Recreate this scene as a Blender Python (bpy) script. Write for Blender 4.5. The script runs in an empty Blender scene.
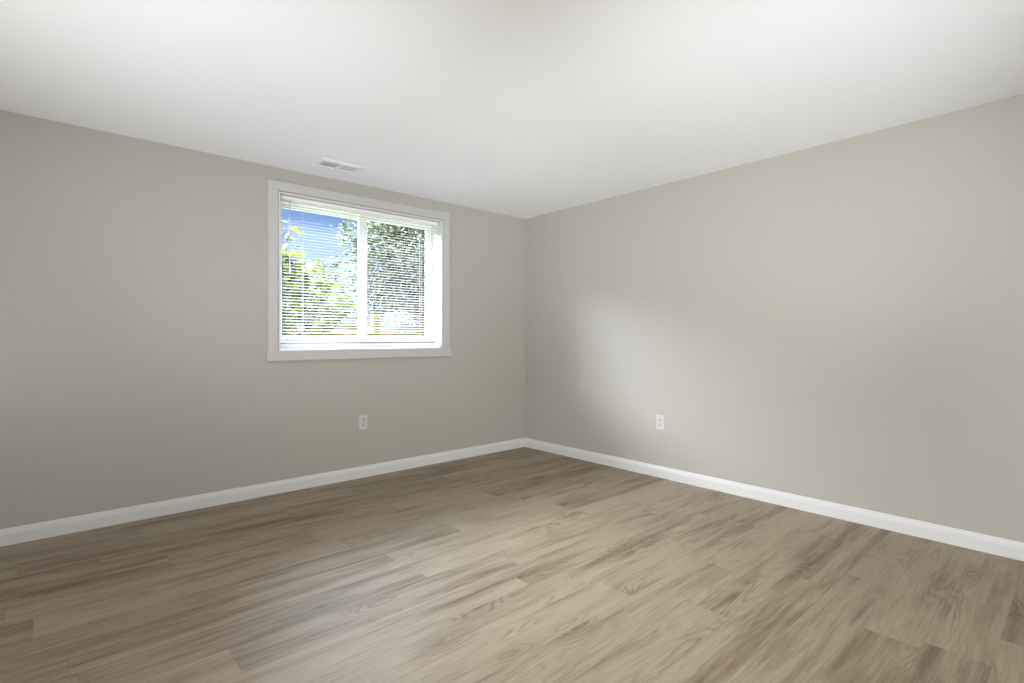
import bpy, bmesh, math, random
from mathutils import Vector, Matrix, noise
random.seed(7)
C = bpy.context.scene.collection
SC = bpy.context.scene
PI = math.pi

# ------------------------------------------------------------------ camera
H = 2.297
CAM = Vector((-3.577, -3.828, 1.095))
cd = bpy.data.cameras.new('camera'); cam = bpy.data.objects.new('camera', cd); C.objects.link(cam)
cd.sensor_width = 36.0; cd.lens = 518 / 1024 * 36; cd.clip_start = 0.02; cd.clip_end = 500
cd.shift_y = -3.5 / 1024
fwd = Vector((0.6642, 0.7475, 0)).normalized()
cam.location = CAM
cam.rotation_euler = (PI / 2, 0, math.atan2(-fwd.x, fwd.y))
SC.camera = cam
SC.view_settings.view_transform = 'Standard'; SC.view_settings.look = 'None'
SC.view_settings.gamma = 1; SC.view_settings.use_curve_mapping = False
SC.view_settings.exposure = 0.0
SC.cycles.max_bounces = 12; SC.cycles.diffuse_bounces = 8; SC.cycles.transparent_max_bounces = 24
SC.cycles.use_denoising = True
SC.cycles.sample_clamp_indirect = 6.0

# ------------------------------------------------------------------ world
W = bpy.data.worlds.new('sky'); SC.world = W; W.use_nodes = True
wn = W.node_tree; wn.nodes.clear()
def N(nt, t, **kw):
    n = nt.nodes.new(t)
    for k, v in kw.items(): setattr(n, k, v)
    return n
def sky():
    L = wn.links.new
    out = N(wn, 'ShaderNodeOutputWorld'); bg = N(wn, 'ShaderNodeBackground')
    tc = N(wn, 'ShaderNodeTexCoord'); sep = N(wn, 'ShaderNodeSeparateXYZ')
    L(tc.outputs['Generated'], sep.inputs[0])
    r = N(wn, 'ShaderNodeValToRGB'); L(sep.outputs['Z'], r.inputs[0])
    e = r.color_ramp.elements
    e[0].position = 0.0; e[0].color = (.48, .65, .93, 1)
    e[1].position = 0.45; e[1].color = (.16, .34, .82, 1)
    m = r.color_ramp.elements.new(0.14); m.color = (.30, .49, .90, 1)
    # soft wisps of cloud
    ns = N(wn, 'ShaderNodeTexNoise'); ns.inputs['Scale'].default_value = 2.2; ns.inputs['Detail'].default_value = 5
    L(tc.outputs['Generated'], ns.inputs['Vector'])
    cr = N(wn, 'ShaderNodeValToRGB'); L(ns.outputs[0], cr.inputs[0])
    cr.color_ramp.elements[0].position = .60; cr.color_ramp.elements[1].position = .8
    mx = N(wn, 'ShaderNodeMix', data_type='RGBA'); L(cr.outputs[0], mx.inputs[0])
    L(r.outputs[0], mx.inputs[6]); mx.inputs[7].default_value = (.9, .95, 1.0, 1)
    # added glow band above the visible sky, sends light in through the window
    def step(v, lo, hi):
        n = N(wn, 'ShaderNodeMapRange', interpolation_type='SMOOTHSTEP'); L(v, n.inputs[0])
        n.inputs[1].default_value = lo; n.inputs[2].default_value = hi; return n.outputs[0]
    def mul(a, b):
        n = N(wn, 'ShaderNodeMath', operation='MULTIPLY'); L(a, n.inputs[0]); L(b, n.inputs[1]); return n.outputs[0]
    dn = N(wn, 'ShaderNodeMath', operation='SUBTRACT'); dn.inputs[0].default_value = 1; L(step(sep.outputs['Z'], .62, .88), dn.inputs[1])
    glow_band = mul(mul(step(sep.outputs['Z'], .25, .38), dn.outputs[0]), step(sep.outputs['Y'], .0, .45))
    m2 = N(wn, 'ShaderNodeMix', data_type='RGBA'); L(glow_band, m2.inputs[0])
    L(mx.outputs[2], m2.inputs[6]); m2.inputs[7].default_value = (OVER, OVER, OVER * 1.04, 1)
    # two brighter added lobes lighting wall and floor: low left, high straight out
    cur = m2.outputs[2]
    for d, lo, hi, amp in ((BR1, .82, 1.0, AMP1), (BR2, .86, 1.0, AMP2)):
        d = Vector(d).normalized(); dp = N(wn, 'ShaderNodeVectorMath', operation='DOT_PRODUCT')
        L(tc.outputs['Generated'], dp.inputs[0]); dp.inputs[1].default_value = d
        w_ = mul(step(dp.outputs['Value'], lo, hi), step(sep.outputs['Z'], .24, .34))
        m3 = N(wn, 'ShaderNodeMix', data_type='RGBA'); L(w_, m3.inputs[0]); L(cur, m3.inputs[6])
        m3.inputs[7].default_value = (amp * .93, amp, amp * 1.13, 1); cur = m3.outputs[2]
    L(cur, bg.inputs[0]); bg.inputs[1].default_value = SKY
    L(bg.outputs[0], out.inputs[0])
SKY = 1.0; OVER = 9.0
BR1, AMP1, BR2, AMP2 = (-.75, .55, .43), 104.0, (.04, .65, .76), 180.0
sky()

# ------------------------------------------------------------------ lights
SUNDIR = Vector((-.62, .30, .72)); SUN = 3.0; SIDE_FILL = 84.0; FILL_GAIN = 1.08
sd = bpy.data.lights.new('sun', 'SUN'); sd.energy = SUN; sd.angle = math.radians(.6); sd.color = (1, .95, .86)
sun = bpy.data.objects.new('sun', sd); C.objects.link(sun)
sun.rotation_euler = SUNDIR.to_track_quat('Z', 'Y').to_euler()
def area(name, loc, direction, sx, sy, power, col):
    d = bpy.data.lights.new(name, 'AREA'); d.shape = 'RECTANGLE'; d.size = sx; d.size_y = sy
    d.energy = power; d.color = col
    o = bpy.data.objects.new(name, d); C.objects.link(o)
    o.location = loc; o.rotation_euler = (-Vector(direction)).to_track_quat('Z', 'Y').to_euler()
    return o
# added fill light beside the camera; the wall there has no opening
dl = area('side_fill', (-5.02, -4.9, 1.15), (1, .0, 0.05), 1.6, 1.9, SIDE_FILL, (.93, .96, 1.0))
# added upward fill on the left and fill spots near the camera, no fixtures
area('upward_fill', (-4.5, -2.0, .7), (.1, .1, 1), .6, .6, 21 * FILL_GAIN, (.98, 1, 1))
def spot(name, loc, tgt, ang, p, col):
    d = bpy.data.lights.new(name, 'SPOT'); d.energy = p * FILL_GAIN; d.spot_size = math.radians(ang); d.spot_blend = 1
    d.shadow_soft_size = .15; d.color = col
    o = bpy.data.objects.new(name, d); C.objects.link(o); o.location = loc
    o.rotation_euler = (Vector(loc) - Vector(tgt)).to_track_quat('Z', 'Y').to_euler()
spot('ceiling_fill_spot', (-4.4, -3.6, .3), (-2.0, -.35, 2.3), 52, 240, (.92, .97, 1.05))  # added fill spots thrown up at the ceiling
spot('ceiling_fill_spot', (-2.9, -4.8, .3), (-.5, -2.2, 2.3), 54, 275, (.92, .98, 1.05))
spot('room_fill_spot', (-4.2, -5.5, 1.0), (-.6, -.6, 1.1), 54, 285, (1.0, 1.0, .95))  # added fill spots from behind the camera, towards walls and floor
spot('room_fill_spot', (-4.6, -5.8, 1.7), (0, -2.2, .35), 60, 320, (1.0, .98, .94))
spot('room_fill_spot', (-2.7, -6.2, .75), (-3.5, 0, .15), 42, 110, (1.0, .97, .92))
pt = area('window_portal', (-1.68, .215, 1.57), (0, -1, 0), 1.42, 1.16, 1, (1, 1, 1)); pt.data.cycles.is_portal = True
# ------------------------------------------------------------------ materials
def mat(name, col, rough=.6, spec=.5, metal=0.0):
    m = bpy.data.materials.new(name); m.use_nodes = True
    p = m.node_tree.nodes['Principled BSDF']
    p.inputs['Base Color'].default_value = (*col, 1); p.inputs['Roughness'].default_value = rough
    p.inputs['Specular IOR Level'].default_value = spec; p.inputs['Metallic'].default_value = metal
    return m
def noise_mat(name, c1, c2, scale, rough=.6, spec=.5, bump=0.0, detail=4, bscale=None):
    m = mat(name, c1, rough, spec); nt = m.node_tree; L = nt.links.new; p = nt.nodes['Principled BSDF']
    tc = N(nt, 'ShaderNodeTexCoord'); ns = N(nt, 'ShaderNodeTexNoise')
    ns.inputs['Scale'].default_value = scale; ns.inputs['Detail'].default_value = detail
    L(tc.outputs['Object'], ns.inputs['Vector'])
    mx = N(nt, 'ShaderNodeMix', data_type='RGBA')
    mx.inputs[6].default_value = (*c1, 1); mx.inputs[7].default_value = (*c2, 1)
    L(ns.outputs[0], mx.inputs[0]); L(mx.outputs[2], p.inputs['Base Color'])
    if bump:
        n2 = N(nt, 'ShaderNodeTexNoise'); n2.inputs['Scale'].default_value = bscale or scale; n2.inputs['Detail'].default_value = 3
        L(tc.outputs['Object'], n2.inputs['Vector'])
        b = N(nt, 'ShaderNodeBump'); b.inputs['Strength'].default_value = bump; b.inputs['Distance'].default_value = .002
        L(n2.outputs[0], b.inputs['Height']); L(b.outputs[0], p.inputs['Normal'])
    return m
WALLC = (.421, .399, .354)
M = {}
M['wall'] = noise_mat('greige_wall_paint', WALLC, tuple(c * .97 for c in WALLC), 3.0, .42, .8, .06, 3, 160)
M['ceiling'] = noise_mat('white_ceiling_paint', (.91, .92, .935), (.90, .91, .925), 2.0, .85, .2, .1, 3, 120)
M['trim'] = mat('white_semigloss_trim', (.64, .64, .635), .35, .5)
M['casing'] = mat('white_painted_casing', (.50, .50, .485), .4, .4)
M['rail'] = mat('grey_white_rail', (.36, .36, .37), .5, .3)
M['vinyl'] = mat('white_vinyl_frame', (.90, .90, .90), .4, .5)
M['plate'] = mat('white_plastic_plate', (.57, .56, .535), .35, .5)
M['recept'] = mat('white_plastic_receptacle', (.48, .47, .445), .4, .5)
M['slot'] = mat('dark_slot', (.22, .21, .20), .6, .3)
M['steel'] = mat('screw_steel', (.7, .7, .7), .35, .5, .9)
M['vent'] = mat('white_enamelled_steel', (.84, .84, .84), .45, .5)
M['duct'] = mat('grey_duct_metal', (.42, .42, .42), .6, .5)
M['wand'] = mat('clear_grey_wand_plastic', (.55, .55, .56), .25, .5)
M['cord'] = mat('white_cord', (.85, .85, .83), .8, .2)
M['rubber'] = mat('grey_weatherstrip', (.35, .35, .35), .7, .3)

def slat_material():
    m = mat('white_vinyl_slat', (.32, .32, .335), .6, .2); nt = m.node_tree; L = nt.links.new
    p = nt.nodes['Principled BSDF']; out = nt.nodes['Material Output']
    t = N(nt, 'ShaderNodeBsdfTranslucent'); t.inputs[0].default_value = (.9, .92, .95, 1)
    mx = N(nt, 'ShaderNodeMixShader'); mx.inputs[0].default_value = .08
    L(p.outputs[0], mx.inputs[1]); L(t.outputs[0], mx.inputs[2]); L(mx.outputs[0], out.inputs[0])
    return m
M['slat'] = slat_material()
def glass_material():
    m = bpy.data.materials.new('clear_window_glass'); m.use_nodes = True; nt = m.node_tree; nt.nodes.clear(); L = nt.links.new
    out = N(nt, 'ShaderNodeOutputMaterial'); tr = N(nt, 'ShaderNodeBsdfTransparent'); tr.inputs[0].default_value = (.97, .98, .98, 1)
    gl = N(nt, 'ShaderNodeBsdfGlossy'); gl.inputs['Roughness'].default_value = .02
    fr = N(nt, 'ShaderNodeLayerWeight'); fr.inputs[0].default_value = .12
    mx = N(nt, 'ShaderNodeMixShader'); L(fr.outputs['Facing'], mx.inputs[0])
    mm = N(nt, 'ShaderNodeMath', operation='MULTIPLY'); mm.inputs[1].default_value = .35
    L(fr.outputs['Fresnel'], mm.inputs[0]); L(mm.outputs[0], mx.inputs[0])
    L(tr.outputs[0], mx.inputs[1]); L(gl.outputs[0], mx.inputs[2]); L(mx.outputs[0], out.inputs[0])
    return m
M['glass'] = glass_material()

PLANK_W, PLANK_L = 0.18, 1.22
def floor_material():
    m = mat('oak_look_vinyl_plank', (.4, .33, .25), .5, .15); nt = m.node_tree; L = nt.links.new
    p = nt.nodes['Principled BSDF']
    def math_(op, a, b=None, c=None):
        n = N(nt, 'ShaderNodeMath', operation=op)
        for i, v in enumerate((a, b, c)):
            if v is None: continue
            if isinstance(v, (int, float)): n.inputs[i].default_value = v
            else: L(v, n.inputs[i])
        return n.outputs[0]
    def comb(x, y, z):
        n = N(nt, 'ShaderNodeCombineXYZ')
        for i, v in enumerate((x, y, z)):
            if isinstance(v, (int, float)): n.inputs[i].default_value = v
            else: L(v, n.inputs[i])
        return n.outputs[0]
    def ramp(v, *stops):
        n = N(nt, 'ShaderNodeValToRGB'); L(v, n.inputs[0]); r = n.color_ramp
        r.elements[0].position, r.elements[0].color = stops[0][0], (*stops[0][1], 1)
        r.elements[1].position, r.elements[1].color = stops[-1][0], (*stops[-1][1], 1)
        for s in stops[1:-1]:
            e = r.elements.new(s[0]); e.color = (*s[1], 1)
        return n.outputs[0]
    def mixc(f, a, b, mode='MIX'):
        n = N(nt, 'ShaderNodeMix', data_type='RGBA', blend_type=mode)
        if isinstance(f, (int, float)): n.inputs[0].default_value = f
        else: L(f, n.inputs[0])
        for i, v in ((6, a), (7, b)):
            if isinstance(v, tuple): n.inputs[i].default_value = (*v, 1)
            else: L(v, n.inputs[i])
        return n.outputs[2]
    tc = N(nt, 'ShaderNodeTexCoord'); sp = N(nt, 'ShaderNodeSeparateXYZ'); L(tc.outputs['Object'], sp.inputs[0])
    x, y = sp.outputs['X'], sp.outputs['Y']
    v = math_('DIVIDE', math_('ADD', y, 1.98), PLANK_W)
    row = math_('FLOOR', v); fv = math_('FRACT', v)
    wr = N(nt, 'ShaderNodeTexWhiteNoise', noise_dimensions='1D'); L(math_('ADD', row, 3.3), wr.inputs['W'])
    off = math_('ADD', math_('MULTIPLY', wr.outputs['Value'], .55), math_('MULTIPLY', row, .37))
    u = math_('ADD', math_('DIVIDE', x, PLANK_L), off)
    col = math_('FLOOR', u); fu = math_('FRACT', u)
    wp = N(nt, 'ShaderNodeTexWhiteNoise', noise_dimensions='2D'); L(comb(row, col, 0), wp.inputs['Vector'])
    rs = N(nt, 'ShaderNodeSeparateColor'); L(wp.outputs['Color'], rs.inputs[0])
    r1, r2, r3 = rs.outputs[0], rs.outputs[1], rs.outputs[2]
    # local plank coordinates, shifted per plank so that no two look alike
    lx = math_('ADD', math_('MULTIPLY', fu, PLANK_L), math_('MULTIPLY', r1, 37.0))
    ly = math_('ADD', math_('MULTIPLY', fv, PLANK_W), math_('MULTIPLY', r2, 53.0))
    # broad smoky shading along the plank
    n1 = N(nt, 'ShaderNodeTexNoise'); n1.inputs['Scale'].default_value = 1.0; n1.inputs['Detail'].default_value = 5; n1.inputs['Roughness'].default_value = .55
    L(comb(math_('MULTIPLY', lx, 1.5), math_('MULTIPLY', ly, 13.0), 0), n1.inputs['Vector'])
    # fine fibre
    n2 = N(nt, 'ShaderNodeTexNoise'); n2.inputs['Scale'].default_value = 1.0; n2.inputs['Detail'].default_value = 5; n2.inputs['Roughness'].default_value = .65
    L(comb(math_('MULTIPLY', lx, 7.0), math_('MULTIPLY', ly, 190.0), r3), n2.inputs['Vector'])
    # knots, stretched along the plank; few planks carry one
    vo = N(nt, 'ShaderNodeTexVoronoi', feature='F1'); vo.inputs['Scale'].default_value = 1.0
    L(comb(math_('MULTIPLY', lx, 2.0), math_('MULTIPLY', ly, 5.0), 0), vo.inputs['Vector'])
    has = math_('GREATER_THAN', math_('FRACT', math_('MULTIPLY', r1, 7.31)), .30)
    def near(v, lo, hi):
        n = N(nt, 'ShaderNodeMapRange', interpolation_type='SMOOTHSTEP'); L(v, n.inputs[0])
        n.inputs[1].default_value = lo; n.inputs[2].default_value = hi; n.inputs[3].default_value = 1.0; n.inputs[4].default_value = 0.0
        return math_('MULTIPLY', n.outputs[0], has)
    kcore, khalo = near(vo.outputs['Distance'], .02, .10), near(vo.outputs['Distance'], .03, .42)
    # cathedral grain: contour lines of a stretched field that swells round the knots
    n3 = N(nt, 'ShaderNodeTexNoise'); n3.inputs['Scale'].default_value = 1.0; n3.inputs['Detail'].default_value = 2.5; n3.inputs['Roughness'].default_value = .35
    L(comb(math_('MULTIPLY', lx, 1.1), math_('MULTIPLY', ly, 8.0), 4.0), n3.inputs['Vector'])
    field = math_('ADD', n3.outputs[0], math_('MULTIPLY', khalo, .22))
    rings = math_('PINGPONG', math_('MULTIPLY', field, 34.0), 1.0)
    ringm = math_('POWER', rings, 2.0)
    n4 = N(nt, 'ShaderNodeTexNoise'); n4.inputs['Scale'].default_value = 1.0; n4.inputs['Detail'].default_value = 2
    L(comb(math_('MULTIPLY', lx, 1.6), math_('MULTIPLY', ly, 9.0), 9.0), n4.inputs['Vector'])
    gm = N(nt, 'ShaderNodeMapRange'); L(math_('ADD', n4.outputs[0], math_('MULTIPLY', khalo, .22)), gm.inputs[0]); gm.inputs[1].default_value = .50; gm.inputs[2].default_value = .72
    # short dark flecks and streaks
    n5 = N(nt, 'ShaderNodeTexNoise'); n5.inputs['Scale'].default_value = 1.0; n5.inputs['Detail'].default_value = 4; n5.inputs['Roughness'].default_value = .6
    L(comb(math_('MULTIPLY', lx, 3.2), math_('MULTIPLY', ly, 52.0), 2.0), n5.inputs['Vector'])
    LIGHT, MID, DARK = (.318, .258, .186), (.222, .172, .116), (.105, .074, .043)
    tonev = math_('ADD', math_('MULTIPLY', n1.outputs[0], .64), math_('ADD', math_('MULTIPLY', n5.outputs[0], .26), math_('MULTIPLY', math_('SUBTRACT', r1, .5), .12)))
    base = ramp(tonev, (.22, DARK), (.35, MID), (.47, LIGHT), (.70, tuple(c * 1.10 for c in LIGHT)))
    c = base
    c = mixc(math_('MULTIPLY', math_('MULTIPLY', gm.outputs[0], ringm), .62), c, DARK)
    c = mixc(math_('MULTIPLY', math_('MULTIPLY', gm.outputs[0], math_('SUBTRACT', 1.0, ringm)), .18), c, tuple(k * 1.25 for k in LIGHT))
    fib = ramp(n2.outputs[0], (.32, (.78, .77, .75)), (.60, (1.08, 1.08, 1.08)))
    c = mixc(.9, c, fib, 'MULTIPLY')
    c = mixc(math_('MULTIPLY', khalo, .34), c, DARK)
    c = mixc(math_('MULTIPLY', kcore, .65), c, tuple(k * .8 for k in DARK))
    tone = math_('ADD', .94, math_('MULTIPLY', r2, .12))
    c = mixc(1.0, c, comb(tone, tone, tone), 'MULTIPLY')
    # joints
    ev = math_('MINIMUM', fv, math_('SUBTRACT', 1.0, fv)); eu = math_('MINIMUM', fu, math_('SUBTRACT', 1.0, fu))
    jv = math_('LESS_THAN', math_('MULTIPLY', ev, PLANK_W), .0009); ju = math_('LESS_THAN', math_('MULTIPLY', eu, PLANK_L), .0010)
    jj = math_('MAXIMUM', jv, ju)
    c = mixc(math_('MULTIPLY', jj, .25), c, tuple(k * .8 for k in DARK))
    L(c, p.inputs['Base Color'])
    rr = math_('ADD', .42, math_('MULTIPLY', n2.outputs[0], .14)); L(rr, p.inputs['Roughness'])
    b = N(nt, 'ShaderNodeBump'); b.inputs['Strength'].default_value = .25; b.inputs['Distance'].default_value = .0012
    L(math_('SUBTRACT', n2.outputs[0], math_('MULTIPLY', jj, 1.2)), b.inputs['Height']); L(b.outputs[0], p.inputs['Normal'])
    return m
M['floor'] = floor_material()

def leaf_material(name, ca, cb, cc=None, trans=.35, rough=.5):
    """colour differs from leaf to leaf through the per-leaf attribute 'leaf_tone'"""
    m = mat(name, ca, rough, .12); nt = m.node_tree; L = nt.links.new
    p = nt.nodes['Principled BSDF']; out = nt.nodes['Material Output']
    at = N(nt, 'ShaderNodeAttribute', attribute_name='leaf_tone')
    r = N(nt, 'ShaderNodeValToRGB'); L(at.outputs['Fac'], r.inputs[0])
    r.color_ramp.elements[0].color = (*ca, 1); r.color_ramp.elements[1].color = (*(cc or cb), 1)
    if cc: e = r.color_ramp.elements.new(.6); e.color = (*cb, 1)
    t = N(nt, 'ShaderNodeBsdfTranslucent'); L(r.outputs[0], p.inputs['Base Color']); L(r.outputs[0], t.inputs[0])
    mx = N(nt, 'ShaderNodeMixShader'); mx.inputs[0].default_value = trans
    L(p.outputs[0], mx.inputs[1]); L(t.outputs[0], mx.inputs[2]); L(mx.outputs[0], out.inputs[0])
    return m

# ------------------------------------------------------------------ mesh helpers
def obj(name, bm, m, parent=None, smooth=False):
    me = bpy.data.meshes.new(name); bm.normal_update(); bm.to_mesh(me); bm.free()
    me.materials.append(m)
    if smooth: me.shade_smooth()
    o = bpy.data.objects.new(name, me); C.objects.link(o)
    if parent: o.parent = parent
    return o
def structure(o): o['kind'] = 'structure'; return o
def thing(name, label, cat, loc=(0, 0, 0), rot=(0, 0, 0), group=None):
    o = bpy.data.objects.new(name, None); o.empty_display_size = .05; C.objects.link(o)
    o.location = loc; o.rotation_euler = rot; o['label'] = label; o['category'] = cat
    if group: o['group'] = group
    return o
def box(bm, x0, x1, y0, y1, z0, z1, bev=0.0, seg=2):
    t = bmesh.new(); r = bmesh.ops.create_cube(t, size=1)
    for v in t.verts:
        v.co = Vector(((x0 + x1) / 2 + v.co.x * (x1 - x0), (y0 + y1) / 2 + v.co.y * (y1 - y0), (z0 + z1) / 2 + v.co.z * (z1 - z0)))
    if bev: bmesh.ops.bevel(t, geom=list(t.edges), offset=bev, segments=seg, affect='EDGES', profile=.5)
    me = bpy.data.meshes.new('t'); t.to_mesh(me); t.free(); bm.from_mesh(me); bpy.data.meshes.remove(me)
def boxes(*specs, bev=0.0):
    bm = bmesh.new()
    for s in specs: box(bm, *s, bev=bev)
    return bm
def tube(bm, pts, radii, n=8):
    rings = []
    for i, p in enumerate(pts):
        p = Vector(p); a = Vector(pts[max(i - 1, 0)]); b = Vector(pts[min(i + 1, len(pts) - 1)])
        d = (b - a).normalized(); s = d.orthogonal().normalized() if abs(d.z) > .999 else d.cross(Vector((0, 0, 1))).normalized()
        t = d.cross(s)
        r = radii[i] if isinstance(radii, (list, tuple)) else radii
        rings.append([bm.verts.new(p + (s * math.cos(2 * PI * k / n) + t * math.sin(2 * PI * k / n)) * r) for k in range(n)])
    for A, B in zip(rings, rings[1:]):
        for k in range(n): bm.faces.new((A[k], A[(k + 1) % n], B[(k + 1) % n], B[k]))
    bm.faces.new(rings[0][::-1]); bm.faces.new(rings[-1])
def extrude_profile(bm, prof, p0, p1, nrm, m0=0.0, m1=0.0):
    """prof: (out, z) points; runs from p0 to p1 on the floor; nrm points into the room; m0/m1 mitre the ends"""
    p0, p1, nrm = Vector(p0), Vector(p1), Vector(nrm); d = (p1 - p0).normalized()
    A = [bm.verts.new(p0 + nrm * a + d * (a * m0) + Vector((0, 0, z))) for a, z in prof]
    B = [bm.verts.new(p1 + nrm * a - d * (a * m1) + Vector((0, 0, z))) for a, z in prof]
    n = len(prof)
    for i in range(n): bm.faces.new((A[i], A[(i + 1) % n], B[(i + 1) % n], B[i]))
    bm.faces.new(A[::-1]); bm.faces.new(B)
    bmesh.ops.recalc_face_normals(bm, faces=bm.faces)

# ------------------------------------------------------------------ room shell
XL, YB = -5.10, -7.00           # far (unseen) ends of the room
WT = .22                         # wall thickness
WX0, WX1, WZ0, WZ1 = -2.383, -.999, 1.000, 2.130      # window opening
structure(obj('floor', boxes((XL - WT, WT, YB - WT, WT, -.12, 0)), M['floor']))
structure(obj('ceiling', boxes((XL - WT, WT, YB - WT, WT, H, H + .15)), M['ceiling']))
structure(obj('wall_left', boxes((XL - WT, WX0, 0, WT, 0, H), (WX1, WT, 0, WT, 0, H), (WX0, WX1, 0, WT, 0, WZ0), (WX0, WX1, 0, WT, WZ1, H)), M['wall']))
structure(obj('wall_right', boxes((0, WT, YB - WT, 0, 0, H)), M['wall']))
structure(obj('wall_rear', boxes((XL - WT, WT, YB - WT, YB, 0, H)), M['wall']))
structure(obj('wall_side', boxes((XL - WT, XL, YB, 0, 0, H)), M['wall']))
BP = [(0, 0), (.0145, 0), (.0145, .058), (.0125, .064), (.0125, .068), (.0085, .074), (.0060, .083), (.0035, .0875), (0, .0875)]
def baseboard(name, p0, p1, n, m0, m1):
    bm = bmesh.new(); extrude_profile(bm, BP, p0, p1, n, m0, m1)
    return structure(obj(name, bm, M['trim']))
baseboard('baseboard_left', (XL, 0, 0), (0, 0, 0), (0, -1, 0), 1, 1)
baseboard('baseboard_right', (0, 0, 0), (0, YB, 0), (-1, 0, 0), 1, 1)

# ------------------------------------------------------------------ window
CW, CT = .072, .017
win = bpy.data.objects.new('window_1', None); C.objects.link(win); win.location = ((WX0 + WX1) / 2, 0, WZ0); structure(win)
ox, oz = win.location.x, win.location.z
def wobj(name, bm, m, smooth=False):
    bmesh.ops.translate(bm, verts=bm.verts, vec=(-ox, 0, -oz)); return obj(name, bm, m, win, smooth)
g = .004
bm = bmesh.new()
box(bm, WX0 - CW, WX0 - g, -CT, 0, WZ0, WZ1 + g, .003); box(bm, WX1 + g, WX1 + CW, -CT, 0, WZ0, WZ1 + g, .003)
box(bm, WX0 - CW, WX1 + CW, -CT, 0, WZ1 + g, WZ1 + CW, .003)
wobj('window_casing', bm, M['casing'])
bm = bmesh.new()
box(bm, WX0 - CW - .010, WX1 + CW + .010, -.026, .0, WZ0 - .066, WZ0 + .001, .003)
wobj('window_apron', bm, M['casing'])
D = .135                          # depth of the recess to the vinyl frame
bm = bmesh.new(); jt = .012
box(bm, WX0, WX0 + jt, -.010, D, WZ0, WZ1); box(bm, WX1 - jt, WX1, -.010, D, WZ0, WZ1); box(bm, WX0 + jt, WX1 - jt, -.010, D, WZ1 - jt, WZ1)
wobj('jamb_liner', bm, M['trim'])
bm = bmesh.new(); box(bm, WX0 + jt, WX1 - jt, -.012, D, WZ0 + .001, WZ0 + .012, .002)
wobj('window_sill', bm, M['trim'])
# vinyl outer frame
fx0, fx1, fz0, fz1 = WX0, WX1, WZ0, WZ1
FW = .046
bm = bmesh.new()
box(bm, fx0, fx0 + FW, D, D + .075, fz0, fz1, .002); box(bm, fx1 - FW, fx1, D, D + .075, fz0, fz1, .002)
box(bm, fx0 + FW, fx1 - FW, D, D + .075, fz0, fz0 + FW + .018, .002); box(bm, fx0 + FW, fx1 - FW, D, D + .075, fz1 - FW * .7, fz1, .002)
wobj('window_frame', bm, M['vinyl'])
def sash(x0, x1, y0, st0, st1):
    z0, z1 = fz0 + FW + .018, fz1 - FW * .7; t = .026; bt, tp = .040, .034
    bm = bmesh.new()
    box(bm, x0, x0 + st0, y0, y0 + t, z0, z1, .002); box(bm, x1 - st1, x1, y0, y0 + t, z0, z1, .002)
    box(bm, x0 + st0, x1 - st1, y0, y0 + t, z0, z0 + bt, .002); box(bm, x0 + st0, x1 - st1, y0, y0 + t, z1 - tp, z1, .002)
    s = wobj('window_sash', bm, M['vinyl'])
    gl = boxes((x0 + st0 - .004, x1 - st1 + .004, y0 + t / 2 - .002, y0 + t / 2 + .002, z0 + bt - .004, z1 - tp + .004))
    bmesh.ops.translate(gl, verts=gl.verts, vec=(-ox, 0, -oz)); obj('window_pane', gl, M['glass'], s)
    return s
MX = -1.665
sash(fx0 + FW, MX + .040, D + .040, .036, .050)
sash(MX - .045, fx1 - FW, D + .010, .055, .020)
lk = boxes((MX - .012, MX + .012, D - .002, D + .012, 1.56, 1.63), bev=.003); box(lk, MX - .006, MX + .02, D - .014, D - .002, 1.585, 1.600, .002)
wobj('sash_latch', lk, M['vinyl'])

# ------------------------------------------------------------------ blind
bx0, bx1 = WX0 + jt + .008, WX1 - jt - .008
BY = .054                         # slat centre line, behind the wall plane
bl = thing('window_blind', 'white horizontal mini blind hanging in the window with its slats tilted open', 'window blind', ((bx0 + bx1) / 2, BY, WZ1 - jt))
def bobj(name, bm, m, smooth=False):
    bmesh.ops.translate(bm, verts=bm.verts, vec=-bl.location); return obj(name, bm, m, bl, smooth)
hz0 = WZ1 - jt - .027
bobj('head_rail', boxes((bx0, bx1, BY - .014, BY + .014, hz0, WZ1 - jt - .001), bev=.002), M['vinyl'])
BOT = 1.052
bobj('bottom_rail', boxes((bx0, bx1, BY - .012, BY + .012, BOT, BOT + .012), bev=.003), M['rail'])
PITCH = .0215; z = hz0 - .012; TILT = math.radians(11)
bm = bmesh.new(); nsl = 0
while z > BOT + .016:
    hw = .0125; sag = .0016; rows = []
    for k in range(5):
        s = -1 + k / 2
        dy = s * hw; dz = (1 - s * s) * sag
        yy = dy * math.cos(TILT) - dz * math.sin(TILT); zz = dy * math.sin(TILT) + dz * math.cos(TILT)
        rows.append((BY + yy, z + zz))
    th = .0004
    top = [(bm.verts.new((bx0 + .002, y_, z_ + th)), bm.verts.new((bx1 - .002, y_, z_ + th))) for y_, z_ in rows]
    bo = [(bm.verts.new((bx0 + .002, y_, z_ - th)), bm.verts.new((bx1 - .002, y_, z_ - th))) for y_, z_ in rows]
    for a, b in zip(top, top[1:]): bm.faces.new((a[0], a[1], b[1], b[0]))
    for a, b in zip(bo, bo[1:]): bm.faces.new((b[0], b[1], a[1], a[0]))
    bm.faces.new((top[0][0], bo[0][0], bo[0][1], top[0][1])); bm.faces.new((top[-1][1], bo[-1][1], bo[-1][0], top[-1][0]))
    z -= PITCH; nsl += 1
bobj('slat_stack', bm, M['slat'])
for cxp in (bx0 + .17, (bx0 + bx1) / 2, bx1 - .17):
    bm = bmesh.new()
    for yy in (BY - .0135, BY + .0135): tube(bm, [(cxp, yy, BOT + .006), (cxp, yy, hz0)], .0006, 5)
    bobj('ladder_cord', bm, M['cord'])
wx = -2.293
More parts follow.
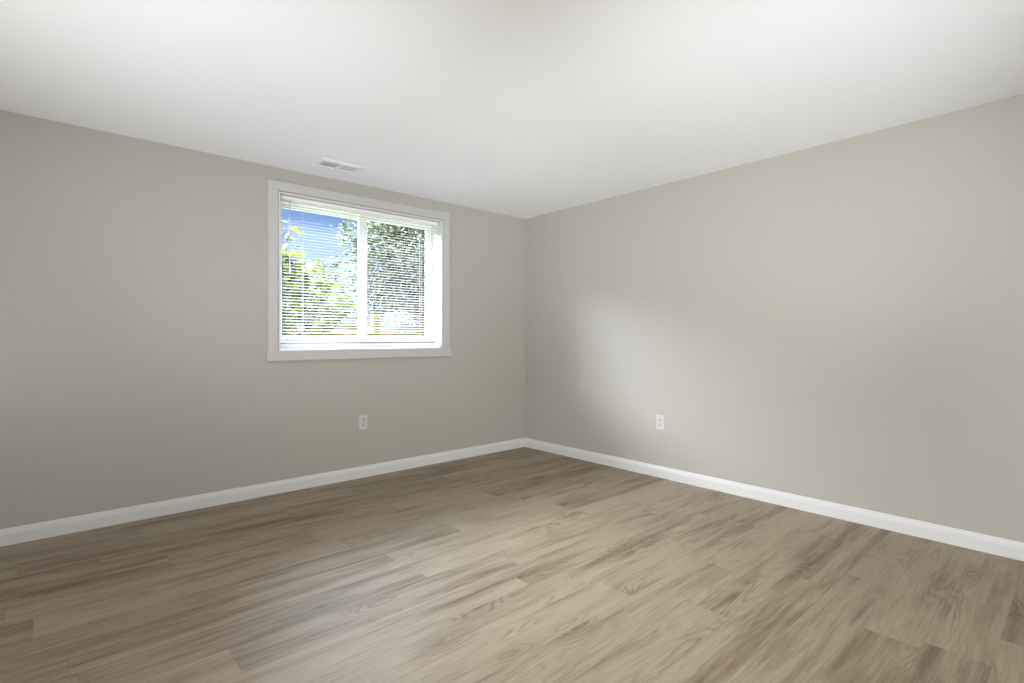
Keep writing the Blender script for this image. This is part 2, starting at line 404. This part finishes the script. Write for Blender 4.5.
bm = bmesh.new(); tube(bm, [(wx, BY - .021, hz0 - .012), (wx, BY - .021, 1.60)], .0042, 6); tube(bm, [(wx, BY - .021, 1.60), (wx, BY - .021, 1.565)], [.0055, .004], 6)
wd = bobj('tilt_wand', bm, M['wand'])
bm = bmesh.new(); tube(bm, [(wx, BY - .012, hz0 + .006), (wx, BY - .021, hz0 + .004), (wx, BY - .021, hz0 - .014)], .0022, 6)
bmesh.ops.translate(bm, verts=bm.verts, vec=-bl.location); obj('wand_hook', bm, M['steel'], wd)

# ------------------------------------------------------------------ outlets
def outlet(label, loc, rz):
    t = thing('electrical_outlet', label, 'outlet', loc, (0, 0, rz), None)
    # local frame: +Y looks into the room
    bm = bmesh.new(); box(bm, -.035, .035, 0, .0055, -.057, .057, .0022, 3); obj('cover_plate', bm, M['plate'], t)
    for s in (-1, 1):
        bm = bmesh.new(); pr = []
        for k in range(28):
            a = 2 * PI * k / 28; X = .0175 * math.cos(a); Z = .0175 * math.sin(a); Z = max(-.0143, min(.0143, Z)); pr.append((X, Z))
        A = [bm.verts.new((X, .0050, Z + s * .0195)) for X, Z in pr]; B = [bm.verts.new((X, .0072, Z + s * .0195)) for X, Z in pr]
        bm.faces.new(B)
        for i in range(28): bm.faces.new((A[i], A[(i + 1) % 28], B[(i + 1) % 28], B[i]))
        bmesh.ops.recalc_face_normals(bm, faces=bm.faces)
        rc = obj('receptacle', bm, M['recept'], t)
        zc = s * .0195
        bm = boxes((-.0078, -.0055, .0070, .0076, zc - .001, zc + .0075), (.0055, .0075, .0070, .0076, zc, zc + .0065))
        tube(bm, [(0, .0070, zc - .0075), (0, .0076, zc - .0075)], .0026, 10)
        obj('slot', bm, M['slot'], rc)
    bm = bmesh.new(); tube(bm, [(0, .0054, 0), (0, .0066, 0)], [.0034, .0028], 12); obj('screw', bm, M['steel'], t)
outlet('white duplex outlet on the wall below the window', (-1.745, 0, .4335), PI)
outlet('white duplex outlet low on the bare wall without a window', (0, -1.558, .4326), PI / 2)

# ------------------------------------------------------------------ ceiling register
vt = thing('ceiling_vent', 'white metal air vent with two louver banks in the ceiling above the window', 'vent', (-2.078, -.315, H))
def vobj(name, bm, m, parent=None): 
    return obj(name, bm, m, parent or vt)
VX, VY, ix, iy = .158, .100, .128, .054
bm = bmesh.new()
def ringquad(bm, a, b, za, zb):
    o_ = [bm.verts.new((sx * a[0], sy * a[1], za)) for sx, sy in ((-1, -1), (1, -1), (1, 1), (-1, 1))]
    i_ = [bm.verts.new((sx * b[0], sy * b[1], zb)) for sx, sy in ((-1, -1), (1, -1), (1, 1), (-1, 1))]
    for k in range(4): bm.faces.new((o_[k], o_[(k + 1) % 4], i_[(k + 1) % 4], i_[k]))
ringquad(bm, (VX, VY), (VX, VY), 0, -.0025); ringquad(bm, (VX, VY), (VX - .022, VY - .022), -.0025, -.009)
ringquad(bm, (VX - .022, VY - .022), (ix, iy), -.009, -.009); ringquad(bm, (ix, iy), (ix, iy), -.009, -.0005)
box(bm, -.006, .006, -iy, iy, -.009, -.001)
bmesh.ops.remove_doubles(bm, verts=bm.verts, dist=1e-5)
bmesh.ops.recalc_face_normals(bm, faces=bm.faces)
vobj('vent_frame', bm, M['vent'])
vobj('duct_opening', boxes((-ix, ix, -iy, iy, -.0012, -.0004)), M['duct'])
for s in (-1, 1):
    bm = bmesh.new()
    nb = 9
    for k in range(nb):
        yc = -iy + (k + .5) * 2 * iy / nb
        a = math.radians(9.5 if s < 0 else 6)
        x0, x1 = (-ix, -.006) if s < 0 else (.006, ix)
        hw = .0050
        vs = []
        for (dy, dz) in ((-hw, -.0003), (hw, -.0003), (hw, .0003), (-hw, .0003)):
            yy = yc + dy * math.cos(a) - dz * math.sin(a); zz = -.0052 + dy * math.sin(a) + dz * math.cos(a)
            vs.append((yy, zz))
        A = [bm.verts.new((x0, *v_)) for v_ in vs]; B = [bm.verts.new((x1, *v_)) for v_ in vs]
        for i in range(4): bm.faces.new((A[i], A[(i + 1) % 4], B[(i + 1) % 4], B[i]))
        bm.faces.new(A[::-1]); bm.faces.new(B)
    bmesh.ops.recalc_face_normals(bm, faces=bm.faces)
    vobj('louver_bank', bm, M['vent'])
for sx in (-1, 1):
    bm = bmesh.new(); tube(bm, [(sx * (VX - .014), 0, -.0045), (sx * (VX - .014), 0, -.0085)], .004, 10); vobj('screw', bm, M['steel'])

# ------------------------------------------------------------------ outdoors
GY = WT
def ground_z(x, y):
    t = max(0, min(1, (y - 2.0) / 7.0)); t = t * t * (3 - 2 * t)
    return .78 + .50 * t + .03 * max(0, y - 9) + .02 * noise.noise(Vector((x * .4, y * .4, 0)))
bm = bmesh.new()
gx = [-14 + i * 1.0 for i in range(60)]; gy = [GY + j * .6 for j in range(70)]
vv = [[bm.verts.new((x, y, ground_z(x, y))) for x in gx] for y in gy]
for j in range(len(gy) - 1):
    for i in range(len(gx) - 1): bm.faces.new((vv[j][i], vv[j][i + 1], vv[j + 1][i + 1], vv[j + 1][i]))
M['lawn'] = noise_mat('sunlit_lawn_grass', (.05, .07, .012), (.10, .12, .025), 14, .9, .2, .6, 6, 90)
structure(obj('lawn', bm, M['lawn'], smooth=True))
M['siding'] = mat('grey_siding', (.6, .6, .58), .7, .3)

def at(px, py, Yw):
    """point on the ray of photo position (px, py) where world Y = Yw"""
    a, b = px - 512, 338 - py
    d = Vector((.7475 * a + .6642 * 518, -.6648 * a + .7475 * 518, b))
    t = (Yw - CAM.y) / d.y
    return CAM + d * t

def add_leaf(bm, lay, p, d, n, length, width, tone, fold=.25, toothed=False):
    d = d.normalized(); s = d.cross(n).normalized(); n = s.cross(d).normalized()
    prof = ((0, .08), (.3, .85), (.62, .8), (1.0, .0)) if not toothed else ((0, .1), (.2, .75), (.45, 1.0), (.75, .62), (1.0, .0))
    mid, lf, rt = [], [], []
    for u, w in prof:
        c = p + d * (u * length) - n * (u * u * length * .25)
        mid.append(bm.verts.new(c))
        if w > 0:
            lf.append(bm.verts.new(c + s * w * width / 2 + n * w * width * fold / 2))
            rt.append(bm.verts.new(c - s * w * width / 2 + n * w * width * fold / 2))
    fs = []
    for i in range(len(lf) - 1):
        fs.append(bm.faces.new((mid[i], mid[i + 1], lf[i + 1], lf[i]))); fs.append(bm.faces.new((mid[i + 1], mid[i], rt[i], rt[i + 1])))
    fs.append(bm.faces.new((mid[-2], mid[-1], lf[-1]))); fs.append(bm.faces.new((mid[-1], mid[-2], rt[-1])))
    for f in fs:
        for v in f.verts: v[lay] = tone
def rv(r=random): 
    while True:
        v = Vector((r.uniform(-1, 1), r.uniform(-1, 1), r.uniform(-1, 1)))
        if .05 < v.length < 1: return v
def foliage(name, parent, m, pts, length, width, tones=(0, 1), up=.5, toothed=False, rnd=None):
    rnd = rnd or random
    bm = bmesh.new(); lay = bm.verts.layers.float.new('leaf_tone')
    for p, out in pts:
        d = (out + rv(rnd) * .8 + Vector((0, 0, -.1))).normalized(); n = (rv(rnd) * .7 + Vector((0, 0, up))).normalized()
        s = rnd.uniform(.65, 1.2)
        add_leaf(bm, lay, Vector(p), d, n, length * s, width * s, rnd.uniform(*tones), toothed=toothed)
    return obj(name, bm, m, parent)
def shell_points(n, c, rad, rnd, inner=.55, lump=.22, zmin=None):
    out = []
    while len(out) < n:
        d = rv(rnd).normalized(); k = 1 + lump * noise.noise(d * 2.3 + Vector(c)) * 2
        r = rnd.uniform(inner, 1) ** .6 * k
        p = Vector((c[0] + d.x * rad[0] * r, c[1] + d.y * rad[1] * r, c[2] + d.z * rad[2] * r))
        if zmin is not None and p.z < zmin: continue
        out.append((p, d))
    return out
M['bark'] = noise_mat('brown_bark', (.10, .07, .05), (.20, .15, .11), 22, .9, .2, .8)
M['twig'] = mat('green_brown_stem', (.16, .15, .06), .8, .3)

# --- broad-leaved bush right outside, left half of the window
def bush():
    rnd = random.Random(11)
    YB_ = 1.75
    c = at(296, 330, YB_); gz = ground_z(c.x, c.y)
    t = thing('garden_bush', 'tall broad-leaved bush with yellow-green leaves close outside the left window pane', 'bush', (c.x, c.y, gz))
    Mb = leaf_material('yellow_green_broad_leaf', (.014, .034, .002), (.066, .128, .004), (.24, .29, .008), .4)
    bm = bmesh.new(); pts = []
    for k in range(120):
        # every stem aims at a spot of the silhouette
        u = k / 119
        ang = rnd.uniform(0, 2 * PI); rr = rnd.uniform(.05, .66)
        tip = Vector((math.cos(ang) * rr * 1.0 - .06, math.sin(ang) * rr * .7, 0))
        hgt = 1.10 * (1 - (rr / .72) ** 2 * .50) + rnd.uniform(-.12, .08)
        if tip.x < -.05: hgt += .05
        tip.z = max(.25, hgt)
        base = Vector((tip.x * .25, tip.y * .25, 0)); mid = base.lerp(tip, .5) + Vector((0, 0, .10))
        tube(bm, [base, mid, tip], [.009, .006, .003], 5)
        nl = 19
        for i in range(nl):
            f = .22 + .78 * i / (nl - 1)
            p = (base.lerp(mid, f * 2) if f < .5 else mid.lerp(tip, f * 2 - 1))
            a = i * 2.4 + k
            pts.append((p, Vector((math.cos(a), math.sin(a), .35))))
    # a few tall shoots rising at the far left of the pane
    for (px, py) in ((284, 222), (289, 226), (286, 240), (297, 232), (303, 252), (318, 268), (311, 262), (333, 300), (330, 318)):
        p = at(px, py, YB_ - .1) - Vector(t.location)
        base = Vector((p.x * .3, p.y * .3, 0)); tube(bm, [base, base.lerp(p, .6) + Vector((0, 0, .08)), p], [.008, .005, .0025], 5)
        for i in range(9):
            a = i * 2.4; q = p + (base - p) * (i * .055)
            pts.append((q, Vector((math.cos(a), math.sin(a), .2))))
    obj('stem', bm, M['twig'], t)
    foliage('foliage', t, Mb, pts, .125, .070, (0, 1), .8, True, rnd)
    Mf = leaf_material('cream_blossom', (.22, .16, .12), (.34, .30, .22), None, .2)
    for (px, py) in ((301, 327), (319, 318), (286, 306), (292, 333), (312, 290)):
        q = at(px, py, YB_ - .42) - Vector(t.location)
        bm = bmesh.new(); lay = bm.verts.layers.float.new('leaf_tone')
        for i in range(34):
            d = rv(rnd).normalized(); add_leaf(bm, lay, q + d * .026, (d + rv(rnd) * .5), d, .022, .018, rnd.random())
        obj('blossom', bm, Mf, t)
    return t
bush()

# --- big tree filling the right pane
def tree(label, px, Yw, crown_h, rad, n, lm, leaf, trunk_r, seed, name='garden_tree', inner=.35, group=None):
    rnd = random.Random(seed)
    c = at(px, 338, Yw); gz = ground_z(c.x, c.y)
    t = thing(name, label, 'tree', (c.x, c.y, gz - .03), (0, 0, 0), group)
    top = crown_h
    bm = bmesh.new()
    tube(bm, [(0, 0, 0), (.05, .02, top * .4), (-.05, .05, top * .75), (0, 0, top)], [trunk_r, trunk_r * .75, trunk_r * .5, trunk_r * .2], 9)
    obj('trunk', bm, M['bark'], t)
    bm = bmesh.new()
    for k in range(14):
        d = rv(rnd).normalized(); d.z = abs(d.z) * .5; z0 = top * rnd.uniform(.45, .9)
        tube(bm, [(0, 0, z0), (d.x * rad[0] * .45, d.y * rad[1] * .45, z0 + d.z * .4 + .15), (d.x * rad[0] * .85, d.y * rad[1] * .85, z0 + d.z * rad[2] * .6)], [trunk_r * .35, trunk_r * .2, .01], 5)
    obj('branch', bm, M['bark'], t)
    foliage('foliage', t, lm, shell_points(n, (0, 0, top), rad, rnd, inner, .3), leaf[0], leaf[1], (0, 1), .4, False, rnd)
    return t
Mt = leaf_material('grey_green_leaf', (.008, .014, .007), (.045, .068, .024), (.17, .17, .11), .3, .35)
Mt2 = leaf_material('dark_green_leaf', (.010, .018, .010), (.03, .045, .02), (.09, .10, .05), .2)
tree('large grey-green leafy tree filling the view through the right window pane', 421, 8.0, 1.88, (2.0, 1.4, 1.80), 14000, Mt, (.112, .068), .11, 21)
tree('darker tree standing behind the large grey-green tree', 444, 13.5, 2.6, (3.2, 1.6, 2.6), 8000, Mt2, (.16, .10), .14, 33)

# --- post and rail fence
def fence():
    a = at(322, 327.6, 4.7); b = at(417, 327.6, 4.7); zr = (a.z + b.z) / 2; gz = ground_z(a.x, 4.7)
    t = thing('rail_fence', 'low yellowish wooden post and rail fence across the garden', 'fence', (a.x, 4.7, gz))
    Mw = noise_mat('yellow_green_timber', (.11, .11, .02), (.17, .16, .035), 9, .8, .2)
    ln = b.x - a.x
    for k, px in enumerate((322, 375.5, 417)):
        x = at(px, 330, 4.7).x - a.x
        h = (at(px, 316, 4.7).z if k == 1 else zr + .03) - gz; w = .055 if k == 1 else .035
        bm = boxes((x - w, x + w, -w, w, -.1, h), bev=.006); obj('post', bm, Mw, t)
    obj('rail', boxes((-.05, ln + .05, -.060, -.040, zr - gz - .022, zr - gz + .022), bev=.004), Mw, t)
    obj('rail', boxes((-.05, ln + .05, -.060, -.040, zr - gz - .16, zr - gz - .11), bev=.004), Mw, t)
fence()

# --- small shrubs by the fence
def shrub(name, label, cat, px, Yw, ztop_px, rad, lm, n, leaf, seed, stem_n=9):
    rnd = random.Random(seed); c = at(px, 330, Yw); gz = ground_z(c.x, c.y); zt = at(px, ztop_px, Yw).z - gz
    t = thing(name, label, cat, (c.x, c.y, gz))
    bm = bmesh.new()
    for k in range(stem_n):
        d = rv(rnd); tube(bm, [(0, 0, -.03), (d.x * rad * .3, d.y * rad * .3, zt * .45), (d.x * rad * .8, d.y * rad * .8, zt * (.62 + .3 * rnd.random()))], [.010, .007, .003], 5)
    obj('stem', bm, M['twig'], t)
    rz = zt * .5
    foliage('foliage', t, lm, shell_points(n, (0, 0, zt - rz * .95), (rad, rad * .8, rz * .92), rnd, .35, .18), leaf[0], leaf[1], (0, 1), .5, False, rnd)
    return t
Mwf = leaf_material('white_blossom', (.05, .055, .05), (.20, .20, .20), (.42, .42, .42), .2)
shrub('flowering_shrub', 'rounded white-flowering shrub behind the fence in the right window pane', 'shrub', 398, 5.2, 311, .44, Mwf, 1500, (.05, .04), 5)
Mbr = leaf_material('brown_pink_leaf', (.02, .013, .012), (.06, .04, .035), (.17, .13, .11), .2)
shrub('garden_shrub', 'low brownish pink shrub right of the white-flowering shrub', 'shrub', 427, 5.9, 300, .70, Mbr, 1500, (.07, .045), 6)
Mco = leaf_material('coral_petal', (.22, .05, .035), (.34, .12, .09), None, .2)
shrub('coral_flower_clump', 'small clump of coral flowers at the foot of the fence, seen in the left pane', 'flowers', 346, 4.1, 330, .07, Mco, 160, (.035, .026), 8, 5)
shrub('coral_flower_clump', 'small clump of coral flowers seen below the white-flowering shrub', 'flowers', 389, 4.1, 334, .17, Mco, 260, (.035, .026), 9, 6)

# --- white gabled building beyond the garden
def shed():
    Y0 = 11.2
    p0, p1 = at(317, 263, Y0), at(361, 314, Y0); hw = p1.x - p0.x; gz = ground_z(p0.x, Y0) - .05
    t = thing('white_outbuilding', 'white gabled building with a sloping roof edge beyond the bush', 'building', (p0.x, Y0, gz))
    zr, ze = p0.z - gz, p1.z - gz; dp = 3.0
    Mw = mat('white_lap_siding', (.40, .40, .41), .7, .3); Mr = mat('grey_shingle_roof', (.30, .30, .31), .9, .2)
    bm = bmesh.new()
    # lapped boards on the gable and the two long sides
    nb = 22; 
    for i in range(nb):
        z0, z1 = zr * i / nb, zr * (i + 1) / nb
        def half(z): return hw if z <= ze else hw * max(.001, (zr - z) / (zr - ze))
        A = [(-half(z0), -.018, z0), (half(z0), -.018, z0), (half(z1), 0, z1), (-half(z1), 0, z1)]
        B = [(x, .10, z) for x, y, z in A]
        va = [bm.verts.new(v) for v in A]; vb = [bm.verts.new(v) for v in B]
        bm.faces.new(va); bm.faces.new(vb[::-1])
        for k in range(4): bm.faces.new((va[k], vb[k], vb[(k + 1) % 4], va[(k + 1) % 4]))
    box(bm, -hw, -hw + .1, .1, dp, 0, ze); box(bm, hw - .1, hw, .1, dp, 0, ze); box(bm, -hw, hw, dp - .1, dp, 0, ze)
    bmesh.ops.recalc_face_normals(bm, faces=bm.faces)
    obj('wall', bm, Mw, t)
    for s in (-1, 1):
        bm = bmesh.new(); e = 1.06; zz = zr - (zr - ze) * e
        prof = [(0, zr), (s * hw * e, zz), (s * hw * e, zz + .07), (0, zr + .08)]
        va = [bm.verts.new((x, -.12, z)) for x, z in prof]; vb = [bm.verts.new((x, dp + .1, z)) for x, z in prof]
        bm.faces.new(va); bm.faces.new(vb[::-1])
        for k in range(4): bm.faces.new((va[k], vb[k], vb[(k + 1) % 4], va[(k + 1) % 4]))
        bmesh.ops.recalc_face_normals(bm, faces=bm.faces); obj('roof', bm, Mr, t)
        bm = bmesh.new(); prof = [(0, zr - .06), (s * hw * e, zz - .06), (s * hw * e, zz + .075), (0, zr + .085)]
        va = [bm.verts.new((x, -.145, z)) for x, z in prof]; vb = [bm.verts.new((x, -.121, z)) for x, z in prof]
        bm.faces.new(va); bm.faces.new(vb[::-1])
        for k in range(4): bm.faces.new((va[k], vb[k], vb[(k + 1) % 4], va[(k + 1) % 4]))
        bmesh.ops.recalc_face_normals(bm, faces=bm.faces); obj('bargeboard', bm, Mw, t)
shed()
